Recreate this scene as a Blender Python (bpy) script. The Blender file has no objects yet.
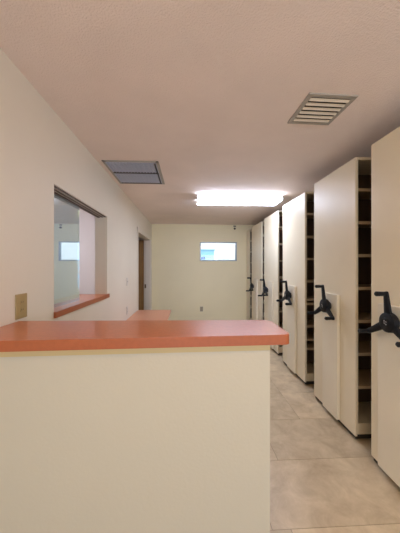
import bpy, bmesh, math, random
from mathutils import Vector, Matrix
random.seed(7)
S = bpy.context.scene
COL = S.collection
R = math.radians

# ---------------------------------------------------------------- camera
cd = bpy.data.cameras.new('camera'); cam = bpy.data.objects.new('camera', cd); COL.objects.link(cam)
cd.sensor_fit = 'VERTICAL'; cd.sensor_height = 36.0; cd.lens = 248 * 36 / 533
cd.clip_start = 0.02; cd.clip_end = 200
cam.location = (0, 0, 1.405)
cam.rotation_euler = (R(90), 0, -math.atan(12 / 248))
S.camera = cam
# ---------------------------------------------------------------- world, sun, exposure
W = bpy.data.worlds.new('sky'); S.world = W; W.use_nodes = True
wn = W.node_tree.nodes; wn['Background'].inputs[0].default_value = (0.88, 0.93, 1.0, 1)
wn['Background'].inputs[1].default_value = 0.7
sd = bpy.data.lights.new('sun', 'SUN'); sd.energy = 0.8; sd.angle = R(1); sd.color = (1, .96, .9)
sun = bpy.data.objects.new('sun', sd); COL.objects.link(sun); sun.rotation_euler = (R(48), 0, R(-25))
S.view_settings.view_transform = 'Standard'; S.view_settings.look = 'None'
S.view_settings.gamma = 1.0; S.view_settings.use_curve_mapping = False
S.view_settings.exposure = 1.32
LAMP_MAIN = (6.5, 7.4, 9.6); LAMP_REAR_FILL = (3.7, 2.4, 0.9); LAMP_NEXT_FILL = (6.9, 7.6, 8.7); DAY_FILL = (14.8, 18.5, 24.0)  # only the main lamp is in view; the other sources are added
al = bpy.data.lights.new('fill_daylight', 'AREA'); al.shape = 'RECTANGLE'; al.size = 2.6; al.size_y = 1.5; al.energy = max(DAY_FILL); al.color = [c / max(max(DAY_FILL), 1e-6) for c in DAY_FILL]
ao = bpy.data.objects.new('fill_daylight', al); COL.objects.link(ao); ao.location = (1.0, -2.62, 1.35); ao.rotation_euler = (R(90), 0, 0)   # added fill light, set in the made-up rear window

# ---------------------------------------------------------------- materials
def mat(name, color, rough=0.6, metal=0.0, spec=0.5, noise=None, bump=None, emit=None, coat=0.0):
    """noise=(scale, amount[, colour2]); bump=(scale, strength)"""
    m = bpy.data.materials.new(name); m.use_nodes = True
    nt = m.node_tree; b = nt.nodes['Principled BSDF']
    b.inputs['Base Color'].default_value = (*color, 1)
    b.inputs['Roughness'].default_value = rough; b.inputs['Metallic'].default_value = metal
    b.inputs['Specular IOR Level'].default_value = spec
    b.inputs['Coat Weight'].default_value = coat
    tc = nt.nodes.new('ShaderNodeTexCoord')
    if noise:
        n = nt.nodes.new('ShaderNodeTexNoise'); n.inputs['Scale'].default_value = noise[0]; n.inputs['Detail'].default_value = 5
        nt.links.new(tc.outputs['Object'], n.inputs['Vector'])
        mx = nt.nodes.new('ShaderNodeMix'); mx.data_type = 'RGBA'
        c2 = noise[2] if len(noise) > 2 else tuple(c * (1 - noise[1]) for c in color)
        mx.inputs[6].default_value = (*color, 1); mx.inputs[7].default_value = (*c2, 1)
        rp = nt.nodes.new('ShaderNodeMapRange'); rp.inputs[1].default_value = .35; rp.inputs[2].default_value = .65
        nt.links.new(n.outputs['Fac'], rp.inputs[0]); nt.links.new(rp.outputs[0], mx.inputs[0])
        nt.links.new(mx.outputs[2], b.inputs['Base Color'])
    if bump:
        n = nt.nodes.new('ShaderNodeTexNoise'); n.inputs['Scale'].default_value = bump[0]; n.inputs['Detail'].default_value = 3
        nt.links.new(tc.outputs['Object'], n.inputs['Vector'])
        bp = nt.nodes.new('ShaderNodeBump'); bp.inputs['Strength'].default_value = bump[1]; bp.inputs['Distance'].default_value = .01
        nt.links.new(n.outputs['Fac'], bp.inputs['Height']); nt.links.new(bp.outputs['Normal'], b.inputs['Normal'])
    if emit:
        b.inputs['Emission Color'].default_value = (*emit[0], 1); b.inputs['Emission Strength'].default_value = emit[1]
    return m

def glass(name, refl, tint, gloss_tint=(1, 1, 1), rough=0.0):
    m = bpy.data.materials.new(name); m.use_nodes = True; nt = m.node_tree; nt.nodes.clear()
    o = nt.nodes.new('ShaderNodeOutputMaterial'); mx = nt.nodes.new('ShaderNodeMixShader')
    t = nt.nodes.new('ShaderNodeBsdfTransparent'); g = nt.nodes.new('ShaderNodeBsdfGlossy')
    t.inputs[0].default_value = (*tint, 1); g.inputs[0].default_value = (*gloss_tint, 1); g.inputs['Roughness'].default_value = rough
    lw = nt.nodes.new('ShaderNodeLayerWeight'); lw.inputs[0].default_value = .5
    mr = nt.nodes.new('ShaderNodeMapRange'); mr.inputs[3].default_value = refl[0]; mr.inputs[4].default_value = refl[1]
    nt.links.new(lw.outputs['Facing'], mr.inputs[0]); nt.links.new(mr.outputs[0], mx.inputs[0])
    nt.links.new(t.outputs[0], mx.inputs[1]); nt.links.new(g.outputs[0], mx.inputs[2]); nt.links.new(mx.outputs[0], o.inputs[0])
    return m

M = {}
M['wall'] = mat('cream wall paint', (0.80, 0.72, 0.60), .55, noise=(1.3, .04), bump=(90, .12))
M['wall_back'] = mat('warm cream wall paint', (0.96, 0.86, 0.59), .6, noise=(1.3, .04), bump=(90, .12))
M['ceiling'] = mat('textured ceiling paint', (0.92, 0.785, 0.71), .9, noise=(3, .05), bump=(120, .5))
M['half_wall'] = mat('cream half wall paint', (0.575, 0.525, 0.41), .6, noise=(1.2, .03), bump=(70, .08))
M['next_wall'] = mat('pale lilac wall paint', (0.72, 0.62, 0.60), .6, bump=(80, .1))
M['laminate'] = mat('terracotta laminate', (0.58, 0.165, 0.052), .32, noise=(60, .10), coat=.25)
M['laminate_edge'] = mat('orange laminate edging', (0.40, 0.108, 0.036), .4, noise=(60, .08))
M['strip'] = mat('pale yellow strip', (0.60, 0.46, 0.22), .5)
M['desk'] = mat('salmon laminate', (0.64, 0.30, 0.18), .4, noise=(50, .08))
M['enamel'] = mat('cream enamelled steel', (0.86, 0.755, 0.56), .42, spec=.38, noise=(2.2, .05), bump=(8, .02))
M['enamel_panel'] = mat('cream enamelled panel', (0.86, 0.775, 0.61), .45, spec=.35, noise=(3, .04))
M['shelf'] = mat('shade-toned shelf steel', (0.50, 0.38, 0.25), .5)  # cream steel toned down, shade between the shelves is in the colour
M['shelf_shade'] = mat('shade-dark shelf steel', (0.16, 0.10, 0.065), .6)  # cream steel painted dark brown for the shade inside the units
M['rubber'] = mat('black handle plastic', (0.006, 0.007, 0.010), .45, spec=.28, bump=(200, .05))
M['badge'] = mat('pale grey print', (0.42, 0.42, 0.42), .5)
M['toe'] = mat('toe shade and kick plate black', (0.03, 0.024, 0.02), .6)  # near black for the kick plate and the painted toe gap shade
M['rail'] = mat('steel rail', (0.35, 0.33, 0.3), .4, metal=.8)
M['trim'] = mat('off white trim paint', (0.78, 0.70, 0.60), .45)
M['alu'] = mat('anodised aluminium frame', (0.38, 0.42, 0.48), .4, metal=.5)
M['track'] = mat('bronze track', (0.11, 0.075, 0.055), .45, metal=.4)
M['track_grey'] = mat('grey track', (0.50, 0.44, 0.40), .5, metal=.1)
M['grille'] = mat('grey eggcrate grille', (0.58, 0.60, 0.70), .6)
M['grille_bar'] = mat('dark grille bar', (0.07, 0.065, 0.07), .6)
M['vent_frame'] = mat('pale vent frame', (0.40, 0.36, 0.31), .5)
M['register'] = mat('beige register enamel', (0.76, 0.66, 0.52), .5)
M['duct'] = mat('dark duct interior', (0.05, 0.035, 0.025), .8)
M['plate_tan'] = mat('tan cover plate', (0.40, 0.29, 0.12), .45)
M['plate_white'] = mat('off white cover plate', (0.68, 0.62, 0.55), .4)
M['plate_grey'] = mat('grey beige cover plate', (0.40, 0.34, 0.24), .5)
M['slot'] = mat('dark slot', (0.05, 0.04, 0.03), .6)
M['plate_brown'] = mat('brown sensor plastic', (0.12, 0.08, 0.05), .5)
M['metal'] = mat('dull brass', (0.18, 0.13, 0.08), .35, metal=.8)
M['housing'] = mat('white lamp housing', (0.8, 0.8, 0.8), .4)
M['siding'] = mat('white siding', (0.85, 0.87, 0.88), .7)
M['blue_wall'] = mat('pale blue render', (0.28, 0.60, 0.82), .7)
M['blue_dark'] = mat('navy window', (0.03, 0.10, 0.30), .3)
M['soil'] = mat('outdoor ground', (0.45, 0.42, 0.36), .9, noise=(2, .2))
M['pane'] = glass('clear window glass', (.04, .5), (.97, .99, 1.0))
M['mirror_glass'] = glass('reflective sliding glass', (.50, .56), (.80, .92, 1.0), (.90, .98, 1.0), .008)

def wood(name, c1, c2):
    m = mat(name, c1, .4); nt = m.node_tree; b = nt.nodes['Principled BSDF']
    tc = nt.nodes.new('ShaderNodeTexCoord'); mp = nt.nodes.new('ShaderNodeMapping'); mp.inputs['Scale'].default_value = (14, 14, 1.0)
    n = nt.nodes.new('ShaderNodeTexNoise'); n.inputs['Scale'].default_value = 2.5; n.inputs['Detail'].default_value = 6
    cr = nt.nodes.new('ShaderNodeValToRGB'); cr.color_ramp.elements[0].color = (*c1, 1); cr.color_ramp.elements[1].color = (*c2, 1)
    cr.color_ramp.elements[0].position = .35; cr.color_ramp.elements[1].position = .65
    nt.links.new(tc.outputs['Object'], mp.inputs[0]); nt.links.new(mp.outputs[0], n.inputs['Vector'])
    nt.links.new(n.outputs['Fac'], cr.inputs[0]); nt.links.new(cr.outputs[0], b.inputs['Base Color'])
    return m
M['door_wood'] = wood('golden brown door wood', (0.36, 0.20, 0.07), (0.26, 0.13, 0.045))

def tile_mat():
    m = mat('beige stone tile', (0.5, 0.4, 0.28), .38); nt = m.node_tree; b = nt.nodes['Principled BSDF']
    geo = nt.nodes.new('ShaderNodeNewGeometry'); tc = nt.nodes.new('ShaderNodeTexCoord')
    n1 = nt.nodes.new('ShaderNodeTexNoise'); n1.inputs['Scale'].default_value = 5.5; n1.inputs['Detail'].default_value = 8; n1.inputs['Distortion'].default_value = .4; n1.inputs['Roughness'].default_value = .65
    ad = nt.nodes.new('ShaderNodeVectorMath'); ad.operation = 'SCALE'
    cb = nt.nodes.new('ShaderNodeCombineXYZ'); sc = nt.nodes.new('ShaderNodeMath'); sc.operation = 'MULTIPLY'; sc.inputs[1].default_value = 37
    nt.links.new(geo.outputs['Random Per Island'], sc.inputs[0]); nt.links.new(sc.outputs[0], cb.inputs[2])
    va = nt.nodes.new('ShaderNodeVectorMath'); va.operation = 'ADD'
    nt.links.new(tc.outputs['Object'], va.inputs[0]); nt.links.new(cb.outputs[0], va.inputs[1]); nt.links.new(va.outputs[0], n1.inputs['Vector'])
    cr = nt.nodes.new('ShaderNodeValToRGB'); e = cr.color_ramp.elements
    e[0].position = .3; e[0].color = (0.43, 0.32, 0.195, 1); e[1].position = .7; e[1].color = (0.68, 0.55, 0.37, 1)
    nt.links.new(n1.outputs['Fac'], cr.inputs[0])
    hv = nt.nodes.new('ShaderNodeHueSaturation'); mr = nt.nodes.new('ShaderNodeMapRange'); mr.inputs[3].default_value = .88; mr.inputs[4].default_value = 1.14
    nt.links.new(geo.outputs['Random Per Island'], mr.inputs[0]); nt.links.new(mr.outputs[0], hv.inputs['Value'])
    nt.links.new(cr.outputs[0], hv.inputs['Color']); nt.links.new(hv.outputs[0], b.inputs['Base Color'])
    return m
M['tile'] = tile_mat(); M['grout'] = mat('brown grout', (0.25, 0.18, 0.12), .9)
def lampmat(k): return mat('glowing diffuser', (.9, .9, .9), .5, emit=(tuple(c / max(max(k), 1e-6) for c in k), max(k)))

# ---------------------------------------------------------------- mesh helpers
def box(bm, x0, x1, y0, y1, z0, z1, mi=0, bev=0.0, seg=2):
    r = bmesh.ops.create_cube(bm, size=1)
    vs = r['verts']
    for v in vs:
        v.co = Vector((x0 + (v.co.x + .5) * (x1 - x0), y0 + (v.co.y + .5) * (y1 - y0), z0 + (v.co.z + .5) * (z1 - z0)))
    fs = {f for v in vs for f in v.link_faces}
    for f in fs: f.material_index = mi
    if bev:
        es = {e for v in vs for e in v.link_edges}
        rr = bmesh.ops.bevel(bm, geom=list(es), offset=bev, segments=seg, affect='EDGES', profile=.5)
        for f in rr['faces']: f.material_index = mi
def cyl(bm, a, b, r0, r1=None, seg=20, mi=0):
    a, b = Vector(a), Vector(b); d = b - a
    q = d.to_track_quat('Z', 'Y').to_matrix().to_4x4()
    r = bmesh.ops.create_cone(bm, cap_ends=True, segments=seg, radius1=r0, radius2=r0 if r1 is None else r1, depth=d.length,
                              matrix=Matrix.Translation((a + b) / 2) @ q)
    for f in {f for v in r['verts'] for f in v.link_faces}: f.material_index = mi
def prism(bm, pts, z0, z1, bev=0.0):
    lo = [bm.verts.new((x, y, z0)) for x, y in pts]; hi = [bm.verts.new((x, y, z1)) for x, y in pts]
    bm.faces.new(lo[::-1]); top = bm.faces.new(hi)
    n = len(pts)
    for i in range(n): bm.faces.new((lo[i], lo[(i + 1) % n], hi[(i + 1) % n], hi[i]))
    if bev: bmesh.ops.bevel(bm, geom=list(top.edges), offset=bev, segments=3, affect='EDGES')
def obj(name, bm, m, parent=None, smooth=False, loc=None):
    bmesh.ops.recalc_face_normals(bm, faces=bm.faces[:])
    me = bpy.data.meshes.new(name); bm.to_mesh(me); bm.free()
    for k in (m if isinstance(m, (list, tuple)) else [m]): me.materials.append(M[k] if isinstance(k, str) else k)
    o = bpy.data.objects.new(name, me); COL.objects.link(o)
    if smooth:
        for p in me.polygons: p.use_smooth = True
        me.set_sharp_from_angle(angle=R(35))
    if parent: o.parent = parent
    if loc: o.location = loc
    return o
def boxes(name, lst, m, parent=None, bev=0.0, loc=None):
    bm = bmesh.new()
    for b in lst: box(bm, *b[:6], mi=b[6] if len(b) > 6 else 0, bev=bev)
    return obj(name, bm, m, parent, loc=loc)
def tag(o, label=None, cat=None, group=None, kind=None):
    if label: o['label'] = label
    if cat: o['category'] = cat
    if group: o['group'] = group
    if kind: o['kind'] = kind
    return o
def thing(name, label, cat, loc=(0, 0, 0), rz=0, group=None):
    o = bpy.data.objects.new(name, None); COL.objects.link(o); o.location = loc; o.rotation_euler = (0, 0, rz)
    o.empty_display_size = .1
    return tag(o, label, cat, group)
def copy_tree(o, parent=None):
    c = o.copy(); COL.objects.link(c); c.parent = parent
    for ch in list(o.children): copy_tree(ch, c)
    return c

# ---------------------------------------------------------------- setting
XL, XR, YB, YF, H = -0.888, 2.95, 6.10, -2.6, 2.44
TH = 0.13
# floor: grout bed with one slab per tile
bm = bmesh.new(); box(bm, -4.3, XR + .1, YF - .1, YB + .1, -.10, -.002, 1)
TX, TY = .92, .467
rowoff = {0: .45, 1: .652, 2: 1.03, 3: 1.03, -1: .55, -2: .9, 4: .62, 5: .15, 6: .8}
for r in range(-9, 11):
    y0 = 1.302 + r * TY; off = rowoff.get(r, random.uniform(0, TX))
    for k in range(-6, 5):
        x0 = off + k * TX
        a, b = max(x0 + .0015, -4.3), min(x0 + TX - .0015, XR + .1)
        c, d = max(y0 + .0015, YF - .1), min(y0 + TY - .0015, YB + .1)
        if b > a and d > c: box(bm, a, b, c, d, -.02, 0)
tag(obj('floor', bm, ['tile', 'grout']), kind='structure')

tag(boxes('ceiling', [(-4.3, XR + .1, YF - .1, YB + .1, H, H + .1)], 'ceiling'), kind='structure')
# left wall with the service opening and the door opening
WY0, WY1, WZ0, WZ1 = 1.69, 2.77, 1.103, 1.953
DY0, DY1, DZ = 4.42, 5.88, 2.04
X0, X1 = XL - TH, XL
tag(boxes('wall_left', [(X0, X1, YF, WY0, 0, H), (X0, X1, WY0, WY1, 0, 1.062), (X0, X1, WY0, WY1, WZ1, H), (X0, X1, WY1, DY0, 0, H),
                        (X0, X1, DY0, DY1, DZ, H), (X0, X1, DY1, YB, 0, H)], 'wall'), kind='structure')
BX0, BX1, BZ0, BZ1 = .295, 1.214, 1.541, 2.008
tag(boxes('wall_back', [(X0, BX0, YB, YB + .12, 0, H), (BX1, XR, YB, YB + .12, 0, H), (BX0, BX1, YB, YB + .12, 0, BZ0), (BX0, BX1, YB, YB + .12, BZ1, H)], 'wall_back'), kind='structure')
tag(boxes('wall_right', [(XR, XR + .1, YF, YB + .12, 0, H)], 'wall'), kind='structure')
tag(boxes('wall_front', [(-4.3, -.3, YF - .1, YF, 0, H), (2.3, XR, YF - .1, YF, 0, H), (-.3, 2.3, YF - .1, YF, 0, .6), (-.3, 2.3, YF - .1, YF, 2.1, H)], 'wall'), kind='structure')
tag(boxes('added_window', [(-.3, 2.3, YF - .08, YF - .04, .6, .64), (-.3, 2.3, YF - .08, YF - .04, 2.06, 2.1), (-.3, -.26, YF - .08, YF - .04, .6, 2.1), (2.26, 2.3, YF - .08, YF - .04, .6, 2.1), (.98, 1.02, YF - .08, YF - .04, .6, 2.1)], 'alu'), kind='structure')  # unseen window, added behind the camera to let light in
# the room beyond the service opening
tag(boxes('wall_partition', [(-4.2, X0, 4.30, 4.40, 0, H)], 'next_wall'), kind='structure')
tag(boxes('wall_outer', [(-4.3, -4.2, YF, YB + .12, 0, H), (-4.2, X0, YB, YB + .12, 0, H)], 'next_wall'), kind='structure')

# back window
w = tag(boxes('window_1', [(BX0, BX1, YB + .01, YB + .09, BZ0, BZ0 + .022), (BX0, BX1, YB + .01, YB + .09, BZ1 - .022, BZ1),
                           (BX0, BX0 + .024, YB + .01, YB + .09, BZ0, BZ1), (BX1 - .024, BX1, YB + .01, YB + .09, BZ0, BZ1)], 'alu', bev=.002), kind='structure')
boxes('window_pane', [(BX0 + .02, BX1 - .02, YB + .048, YB + .052, BZ0 + .02, BZ1 - .02)], 'pane', w)
boxes('window_bead', [(BX0 + .024, BX1 - .024, YB + .055, YB + .07, BZ0 + .022, BZ0 + .03), (BX1 - .034, BX1 - .024, YB + .055, YB + .07, BZ0 + .022, BZ1 - .022)], 'alu', w)

# service opening: head track, sliding pane
w = tag(boxes('window_2', [(XL - .10, XL - .02, WY0, WY1, WZ1 - .006, WZ1)], 'track_grey'), kind='structure')
boxes('window_track', [(XL - .102, XL - .078, WY0, WY1, WZ1 - .014, WZ1 - .006), (XL - .056, XL - .046, WY0, WY1, WZ1 - .010, WZ1 - .006), (XL - .022, XL - .014, WY0, WY1, WZ1 - .008, WZ1 - .0)], 'track', w)
bm = bmesh.new(); box(bm, -.003, .003, 0, .575, WZ0 + .002, WZ1 - .02)
p = obj('sliding_pane', bm, 'mirror_glass', w); p.location = (XL - .088, WY0 + .002, 0); p.rotation_euler = (0, 0, R(-.3))

# door opening: frame, casing, strike plate; leaf stands open in the next space
d = tag(boxes('door_1', [(X0 - .01, X1 + .012, DY0, DY0 + .02, 0, DZ), (X0 - .01, X1 + .012, DY1 - .02, DY1, 0, DZ), (X0 - .01, X1 + .012, DY0, DY1, DZ - .02, DZ),
                         (X1, X1 + .012, DY0 - .06, DY0, 0, DZ + .06), (X1, X1 + .014, DY1, DY1 + .06, 0, DZ + .06), (X1, X1 + .014, DY0 - .06, DY1 + .06, DZ, DZ + .06)], 'trim', bev=.002), kind='structure')
boxes('door_stop', [(X0 + .03, X0 + .045, DY1 - .032, DY1 - .02, 0, DZ - .02)], 'trim', d)
boxes('strike_plate', [(X0 + .005, X0 + .04, DY1 - .0365, DY1 - .0325, .90, .99)], 'metal', d)
lf = boxes('door_leaf', [(-1.95, X0 - .02, DY1 - .02, DY1 + .02, .01, DZ - .02)], 'door_wood', d, bev=.002)
boxes('kick_plate', [(-1.93, X0 - .04, DY1 - .024, DY1 - .0205, .03, .30)], 'toe', lf)

# ---------------------------------------------------------------- outdoors seen through the back window
tag(boxes('ground', [(-20, 25, YB + .15, 40, -.15, -.05)], 'soil'), kind='structure')
hs = thing('house', 'white clapboard house wall outside the back window', 'house', (0, 13, 0))
bm = bmesh.new(); box(bm, -5, 7, .08, 4, -.05, 4.2)
for i in range(24):
    z = -.05 + i * .17
    vs = [bm.verts.new(v) for v in ((-5, .05, z), (7, .05, z), (7, .078, z + .17), (-5, .078, z + .17))]; bm.faces.new(vs)
obj('wall', bm, 'siding', hs)
boxes('roof', [(-5.3, 7.3, -.3, 4.3, 4.2, 4.4)], 'siding', hs)
bh = thing('shed', 'pale blue shed with small navy window outside the back window', 'shed', (0, 11.0, 0))
boxes('wall', [(-.9, 1.16, 0, 1.6, -.05, 2.12)], 'blue_wall', bh)
boxes('roof', [(-.95, 1.19, -.04, 1.64, 2.12, 2.16)], 'blue_wall', bh)
boxes('window', [(.58, .76, -.015, 0, 1.72, 1.84)], 'blue_dark', bh)

# ---------------------------------------------------------------- reception counter (transaction height)
ct = thing('reception_counter', 'cream half-height counter with a terracotta laminate top across the foreground', 'counter', (0, 0, 0))
ang = R(2.2)
def rot(x, y, cx=.44, cy=1.02): 
    dx, dy = x - cx, y - cy
    return (cx + dx * math.cos(ang) - dy * math.sin(ang), cy + dx * math.sin(ang) + dy * math.cos(ang))
bm = bmesh.new()
fr = .03
c = []
for k in range(7):                                         # rounded front right corner
    a = R(-90 + 90 * k / 6); c.append((.433 - fr + fr * math.cos(a), 1.018 + fr + fr * math.sin(a)))
br = .035
for k in range(7):
    a = R(0 + 90 * k / 6); c.append((.433 - br + br * math.cos(a), 1.305 - br + br * math.sin(a)))
pts = [(XL + .001, .978)] + [(x, y) for x, y in c] + [(XL + .001, 1.345)]
prism(bm, pts, 1.078, 1.12, .003); bm.normal_update()
for f in bm.faces: f.material_index = 1 if abs(f.normal.z) < .5 else 0
obj('countertop', bm, ['laminate', 'laminate_edge'], ct, smooth=True)
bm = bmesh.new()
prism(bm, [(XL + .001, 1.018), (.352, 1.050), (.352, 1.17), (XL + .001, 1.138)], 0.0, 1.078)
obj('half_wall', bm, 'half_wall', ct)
bm = bmesh.new()
prism(bm, [(XL + .001, 1.0145), (.352, 1.0465), (.352, 1.0495), (XL + .001, 1.0175)], 1.046, 1.078)
obj('yellow_strip', bm, 'strip', ct)  # thin yellow band just below the slab

# desk along the left wall behind the counter
dk = thing('desk', 'low salmon laminate desk along the left wall behind the counter', 'desk', (0, 0, 0))
boxes('desktop', [(XL + .001, -.30, 2.60, 4.44, .600, .635)], 'desk', dk, bev=.003)
for y in (2.63, 4.38): boxes('side_panel', [(XL + .03, -.34, y, y + .03, 0, .600)], 'enamel', dk)
boxes('modesty_panel', [(XL + .01, XL + .03, 2.66, 4.38, .2, .600)], 'enamel', dk)

# red ledge of the service opening
tag(boxes('service_ledge', [(XL - .32, XL + .0004, WY0, WY1, 1.063, WZ0, 0), (XL + .0005, XL + .016, WY0 - .005, WY1 + .04, 1.063, WZ0, 1)], ['laminate', 'laminate_edge']),
    'terracotta laminate ledge under the sliding service window in the left wall', 'ledge')

# ---------------------------------------------------------------- mobile shelving carriages
T = 2.285
def carriage(label, xf, y0, y1, hub_z=1.04, hub_y=None, rotd=0.0, panel=None, shelves_extra=(), length=1.45):
    yc = (y0 + y1) / 2; r = thing('mobile_shelving', label, 'shelving', (xf, yc, 0), group='rolling shelving carriages')
    a, b = y0 - yc, y1 - yc; L = length
    # outer end panel (faces the aisle), with a folded rim
    bm = bmesh.new(); box(bm, 0, .019, a, b, .038, T, bev=.004)
    obj('end_panel', bm, 'enamel', r)
    boxes('base', [(.022, L, a + .012, b - .012, .045, .135), ], 'enamel', r, bev=.003)
    boxes('toe_gap_shade', [(.010, L - .03, a + .012, b - .012, .012, .0449)], 'toe', r)  # dark strip stands in for the shade under the end panel
    boxes('top_panel', [(.022, L, a + .002, b - .002, T - .02, T)], 'enamel', r, bev=.002)
    boxes('back_panel', [(L, L + .02, a, b, .045, T)], 'enamel', r)
    boxes('divider', [(.026, L, -.006, .006, .135, T - .02)], 'shelf_shade', r)
    for x in (.019, L / 2 - .02, L - .045):
        for y, n in ((a + .003, 'upright'), (b - .043, 'upright')):
            bm = bmesh.new(); box(bm, x, x + (.006 if x < .1 else .028), y, y + .04, .135, T - .02)
            obj(n, bm, 'enamel', r)
    for k in range(1, 8):
        z = .175 + k * .266
        if z > T - .06: break
        bm = bmesh.new(); box(bm, .026, L - .002, a + .008, b - .008, z - .003, z); box(bm, .026, L - .002, a + .006, a + .012, z - .024, z); box(bm, .026, L - .002, b - .012, b - .006, z - .024, z)
        obj('shelf', bm, 'shelf', r)
    for z in shelves_extra:
        bm = bmesh.new(); box(bm, .026, L - .002, a + .008, -.008, z - .003, z); box(bm, .026, L - .002, a + .006, a + .012, z - .018, z)
        obj('shelf', bm, 'shelf', r)
    # side stiles at the ends of each bay face
    pa, pb = panel if panel else (-.13, .11)
    hy = (hub_y - yc) if hub_y is not None else 0
    bm = bmesh.new(); box(bm, -.030, 0, pa, pb, .048, 1.155, bev=.005)
    obj('control_panel', bm, 'enamel_panel', r)
    # three-armed crank
    bm = bmesh.new()
    cyl(bm, (-.030, 0, 0), (-.052, 0, 0), .038, .034, 24)
    cyl(bm, (-.048, 0, 0), (-.058, 0, 0), .056, .064, 32); cyl(bm, (-.058, 0, 0), (-.088, 0, 0), .064, .061, 32); cyl(bm, (-.088, 0, 0), (-.094, 0, 0), .061, .052, 32); cyl(bm, (-.094, 0, 0), (-.098, 0, 0), .030, .026, 24)
    hub = obj('crank_handle', bm, 'rubber', r, smooth=True, loc=(0, hy, hub_z))
    for k in range(3):
        th = R(rotd + 120 * k); dy, dz = math.sin(th), math.cos(th)
        Lr = .185
        bm = bmesh.new(); n = 6; rings = []
        for i in range(n):
            t = i / (n - 1); rr = .03 + (Lr - .03) * t; wd = .026 - .011 * t; tk = .013 - .003 * t; xo = -.074 - .014 * t
            ring = []
            for (u, v) in ((-1, -.6), (-.6, -1), (.6, -1), (1, -.6), (1, .6), (.6, 1), (-.6, 1), (-1, .6)):
                ring.append(bm.verts.new((xo + v * tk, dy * rr + dz * u * wd, dz * rr - dy * u * wd)))
            rings.append(ring)
        for q in range(n - 1):
            for j in range(8): bm.faces.new((rings[q][j], rings[q][(j + 1) % 8], rings[q + 1][(j + 1) % 8], rings[q + 1][j]))
        bm.faces.new(rings[0][::-1]); bm.faces.new(rings[-1])
        obj('spoke', bm, 'rubber', hub, smooth=True)
        bm = bmesh.new(); e = (-.082, dy * Lr * .97, dz * Lr * .97)
        cyl(bm, e, (e[0] - .020, e[1], e[2]), .016, .0135, 16); cyl(bm, (e[0] - .020, e[1], e[2]), (e[0] - .070, e[1], e[2]), .0135, .0155, 16)
        cyl(bm, (e[0] - .070, e[1], e[2]), (e[0] - .077, e[1], e[2]), .0155, .009, 16)
        obj('grip', bm, 'rubber', hub, smooth=True)
    bm = bmesh.new()                                       # printed mark on the hub cap
    for (y, z, w_, h_) in ((-.008, .006, .010, .004), (.006, .010, .006, .010), (.004, -.004, .012, .004), (-.008, -.010, .008, .006)):
        box(bm, -.0995, -.098, y - w_ / 2, y + w_ / 2, z - h_ / 2, z + h_ / 2)
    obj('badge', bm, 'badge', hub)
    return r
carriage('cream rolling shelving unit nearest the camera, cut off by the right picture edge', 1.325, 1.13, 1.735, 1.055, 1.49, 1, (-.20, .205))
carriage('second rolling shelving unit from the camera, glare high on its cream end panel', 1.343, 1.93, 2.585, 1.04, 2.25, 2, (-.127, .11))
carriage('third rolling shelving unit from the camera, shelves visible just past the countertop corner', 1.376, 2.86, 3.55, 1.025, None, 0, None, (1.02, .545))
carriage('fourth rolling shelving unit from the camera, between two narrow dark gaps', 1.408, 3.83, 4.53, .995, 4.24, 8, (-.17, .06))
carriage('fifth rolling shelving unit from the camera, the last with its crank handle showing', 1.432, 4.76, 5.53, .98, 5.26, 8)
# fixed end unit against the back wall
r = thing('fixed_shelving', 'narrow fixed shelving unit against the back wall, farthest of the row', 'shelving', (1.45, 5.93, 0))
boxes('end_panel', [(0, .018, -.155, .165, .0, T)], 'enamel', r, bev=.003)
boxes('top_panel', [(.022, 1.4, -.155, .165, T - .02, T)], 'enamel', r); boxes('back_panel', [(.022, 1.4, .155, .165, 0, T - .02)], 'shelf_shade', r)
boxes('base', [(.022, 1.4, -.15, .155, 0, .13)], 'enamel', r); boxes('side_panel', [(1.4, 1.42, -.155, .165, 0, T)], 'enamel', r)
for k in range(1, 8): boxes('shelf', [(.022, 1.4, -.15, .155, .175 + k * .266 - .022, .175 + k * .266)], 'shelf', r)
for x in (1.62, 2.10, 2.58):
    tag(boxes('floor_rail', [(x, x + .03, 1.0, 5.7, 0, .011)], 'rail'),
        {1.62: 'steel floor rail under the shelving, nearest the aisle', 2.10: 'middle steel floor rail under the rolling shelving', 2.58: 'steel floor rail under the shelving, nearest the right wall'}[x], 'rail', 'steel rails under the shelving')

# ---------------------------------------------------------------- ceiling fixtures
def ceiling_lamp(x0, x1, y0, y1, k, label):
    cx, cy = (x0 + x1) / 2, (y0 + y1) / 2
    r = thing('ceiling_light', label, 'ceiling light', (cx, cy, H))
    hx, hy = (x1 - x0) / 2, (y1 - y0) / 2
    boxes('housing', [(-hx + .01, hx - .01, -hy + .040, hy - .040, -.022, 0)], 'housing', r, bev=.003)
    bm = bmesh.new()                                       # wraparound lens: shallow trough section
    sec = [(-hy + .040, -.022), (-hy + .008, -.052), (-hy + .016, -.078), (hy - .016, -.078), (hy - .008, -.052), (hy - .040, -.022)]
    A = [bm.verts.new((-hx + .012, y, z)) for y, z in sec]; B = [bm.verts.new((hx - .012, y, z)) for y, z in sec]
    for i in range(5): bm.faces.new((A[i], A[i + 1], B[i + 1], B[i]))
    obj('diffuser', bm, lampmat(k), r)
    for s in (-1, 1):
        bm = bmesh.new(); vs = []
        for x in (s * (hx - .012), s * hx): vs.append([bm.verts.new((x, y, z)) for y, z in sec])
        bm.faces.new(vs[0]); bm.faces.new(vs[1])
        for i in range(6): bm.faces.new((vs[0][i], vs[0][(i + 1) % 6], vs[1][(i + 1) % 6], vs[1][i]))
        obj('end_cap', bm, 'housing', r)
ceiling_lamp(.13, 1.37, 3.50, 3.86, LAMP_MAIN, 'lit fluorescent ceiling light across the aisle near the back window')
ceiling_lamp(-.1, 1.14, -.35, .01, LAMP_REAR_FILL, 'unseen ceiling light added behind the camera to raise the light level')  # out of view, added to lift the light near the camera
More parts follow.
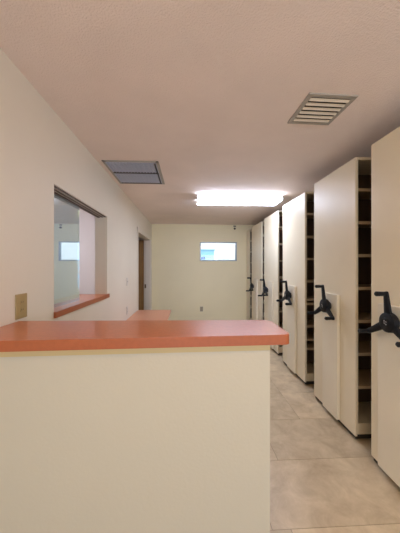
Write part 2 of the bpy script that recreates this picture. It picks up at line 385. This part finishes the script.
ceiling_lamp(-3.0, -1.76, 2.9, 3.26, LAMP_NEXT_FILL, 'unseen ceiling light added to brighten the room beyond the service window')  # hidden lamp, added to light the next room

v = thing('return_grille', 'large grey eggcrate return air grille in the ceiling beside the left wall', 'vent', (-.565, 2.785, H))
hx, hy = .275, .335
boxes('frame', [(-hx, hx, -hy, -hy + .03, -.008, 0), (-hx, hx, hy - .03, hy, -.008, 0), (-hx, -hx + .03, -hy, hy, -.008, 0), (hx - .03, hx, -hy, hy, -.008, 0)], 'vent_frame', v, bev=.002)
boxes('backing', [(-hx + .02, hx - .02, -hy + .02, hy - .02, -.0012, -.0002)], 'duct', v)
bm = bmesh.new()
nx, ny = 15, 18
for i in range(nx + 1):
    x = -hx + .03 + i * (2 * hx - .06) / nx; box(bm, x - .0028, x + .0028, -hy + .03, hy - .03, -.012, -.0012)
for i in range(ny + 1):
    y = -hy + .03 + i * (2 * hy - .06) / ny; box(bm, -hx + .03, hx - .03, y - .0028, y + .0028, -.012, -.0012)
obj('eggcrate', bm, 'grille', v)
boxes('crossbar', [(-hx + .03, hx - .03, -.045, -.025, -.015, -.0012), (hx - .05, hx - .035, -hy + .03, hy - .03, -.015, -.0012), (-hx + .03, hx - .03, hy - .055, hy - .035, -.015, -.0012)], 'grille_bar', v)

v = thing('air_register', 'small square beige ceiling air register with slanted slats above the shelving', 'vent', (.870, 1.598, H), R(1.5))
hh = .153
boxes('frame', [(-hh, hh, -hh, -hh + .026, -.009, 0), (-hh, hh, hh - .026, hh, -.009, 0), (-hh, -hh + .026, -hh + .026, hh - .026, -.009, 0), (hh - .026, hh, -hh + .026, hh - .026, -.009, 0)], 'vent_frame', v)
boxes('backing', [(-hh + .02, hh - .02, -hh + .02, hh - .02, -.0012, -.0002)], 'duct', v)
for i in range(6):
    y = -hh + .046 + i * .0425
    bm = bmesh.new()
    q = [(-.014, -.003), (-.012, -.001), (.014, -.019), (.012, -.021)]
    q = [(-.0085, -.006), (-.0075, -.004), (.0085, -.012), (.0075, -.014)]
    A = [bm.verts.new((-hh + .026, y + a, z)) for a, z in q]; B = [bm.verts.new((hh - .026, y + a, z)) for a, z in q]
    bm.faces.new(A); bm.faces.new(B[::-1])
    for j in range(4): bm.faces.new((A[j], A[(j + 1) % 4], B[(j + 1) % 4], B[j]))
    obj('slat', bm, 'register', v)

# ---------------------------------------------------------------- plates
def plate(name, label, cat, loc, rz, m, w_=.072, h_=.116, kind='duplex'):
    r = thing(name, label, cat, loc, rz)
    bm = bmesh.new(); box(bm, -w_ / 2, w_ / 2, -.007, 0, -h_ / 2, h_ / 2, bev=.0025); obj('cover_plate', bm, m, r)
    if kind == 'duplex':
        for s in (-1, 1):
            bm = bmesh.new(); cyl(bm, (0, -.009, s * .020), (0, -.006, s * .020), .0145, seg=20); so = obj('socket', bm, m, r)
            boxes('slot', [(-.007, -.005, -.0098, -.009, s * .020 - .002, s * .020 + .006), (.005, .007, -.0098, -.009, s * .020 - .002, s * .020 + .006)], 'slot', so)
    elif kind == 'toggle':
        boxes('toggle', [(-.005, .005, -.018, -.006, -.006, .012)], m, r, bev=.001)
    else:
        boxes('jack', [(-.009, .009, -.010, -.006, -.008, .008)], 'slot', r)
    return r
plate('wall_outlet', 'tan outlet plate on the left wall just above the countertop', 'outlet', (XL, 1.362, 1.195), R(90), 'plate_tan', .088, .130)
plate('light_switch', 'small pale switch plate on the left wall beyond the service window', 'switch', (XL, 3.66, 1.185), R(90), 'plate_white', kind='toggle')
plate('wall_outlet', 'small pale outlet plate on the left wall just above the desk', 'outlet', (XL, 3.66, .765), R(90), 'plate_white')
plate('wall_outlet', 'pale outlet plate low on the back wall under the window', 'outlet', (.332, YB, .358), 0, 'plate_grey')
r = thing('motion_sensor', 'tiny brown sensor high on the back wall above the window corner', 'sensor', (1.155, YB, 2.345))
boxes('mount', [(-.03, .03, -.012, 0, .045, .07)], 'plate_brown', r, bev=.002)
bm = bmesh.new(); cyl(bm, (0, 0, 0), (0, -.035, -.008), .026, .022, 18); cyl(bm, (0, -.034, -.008), (0, -.04, -.009), .014, .010, 14); obj('sensor_head', bm, 'plate_brown', r, smooth=True)
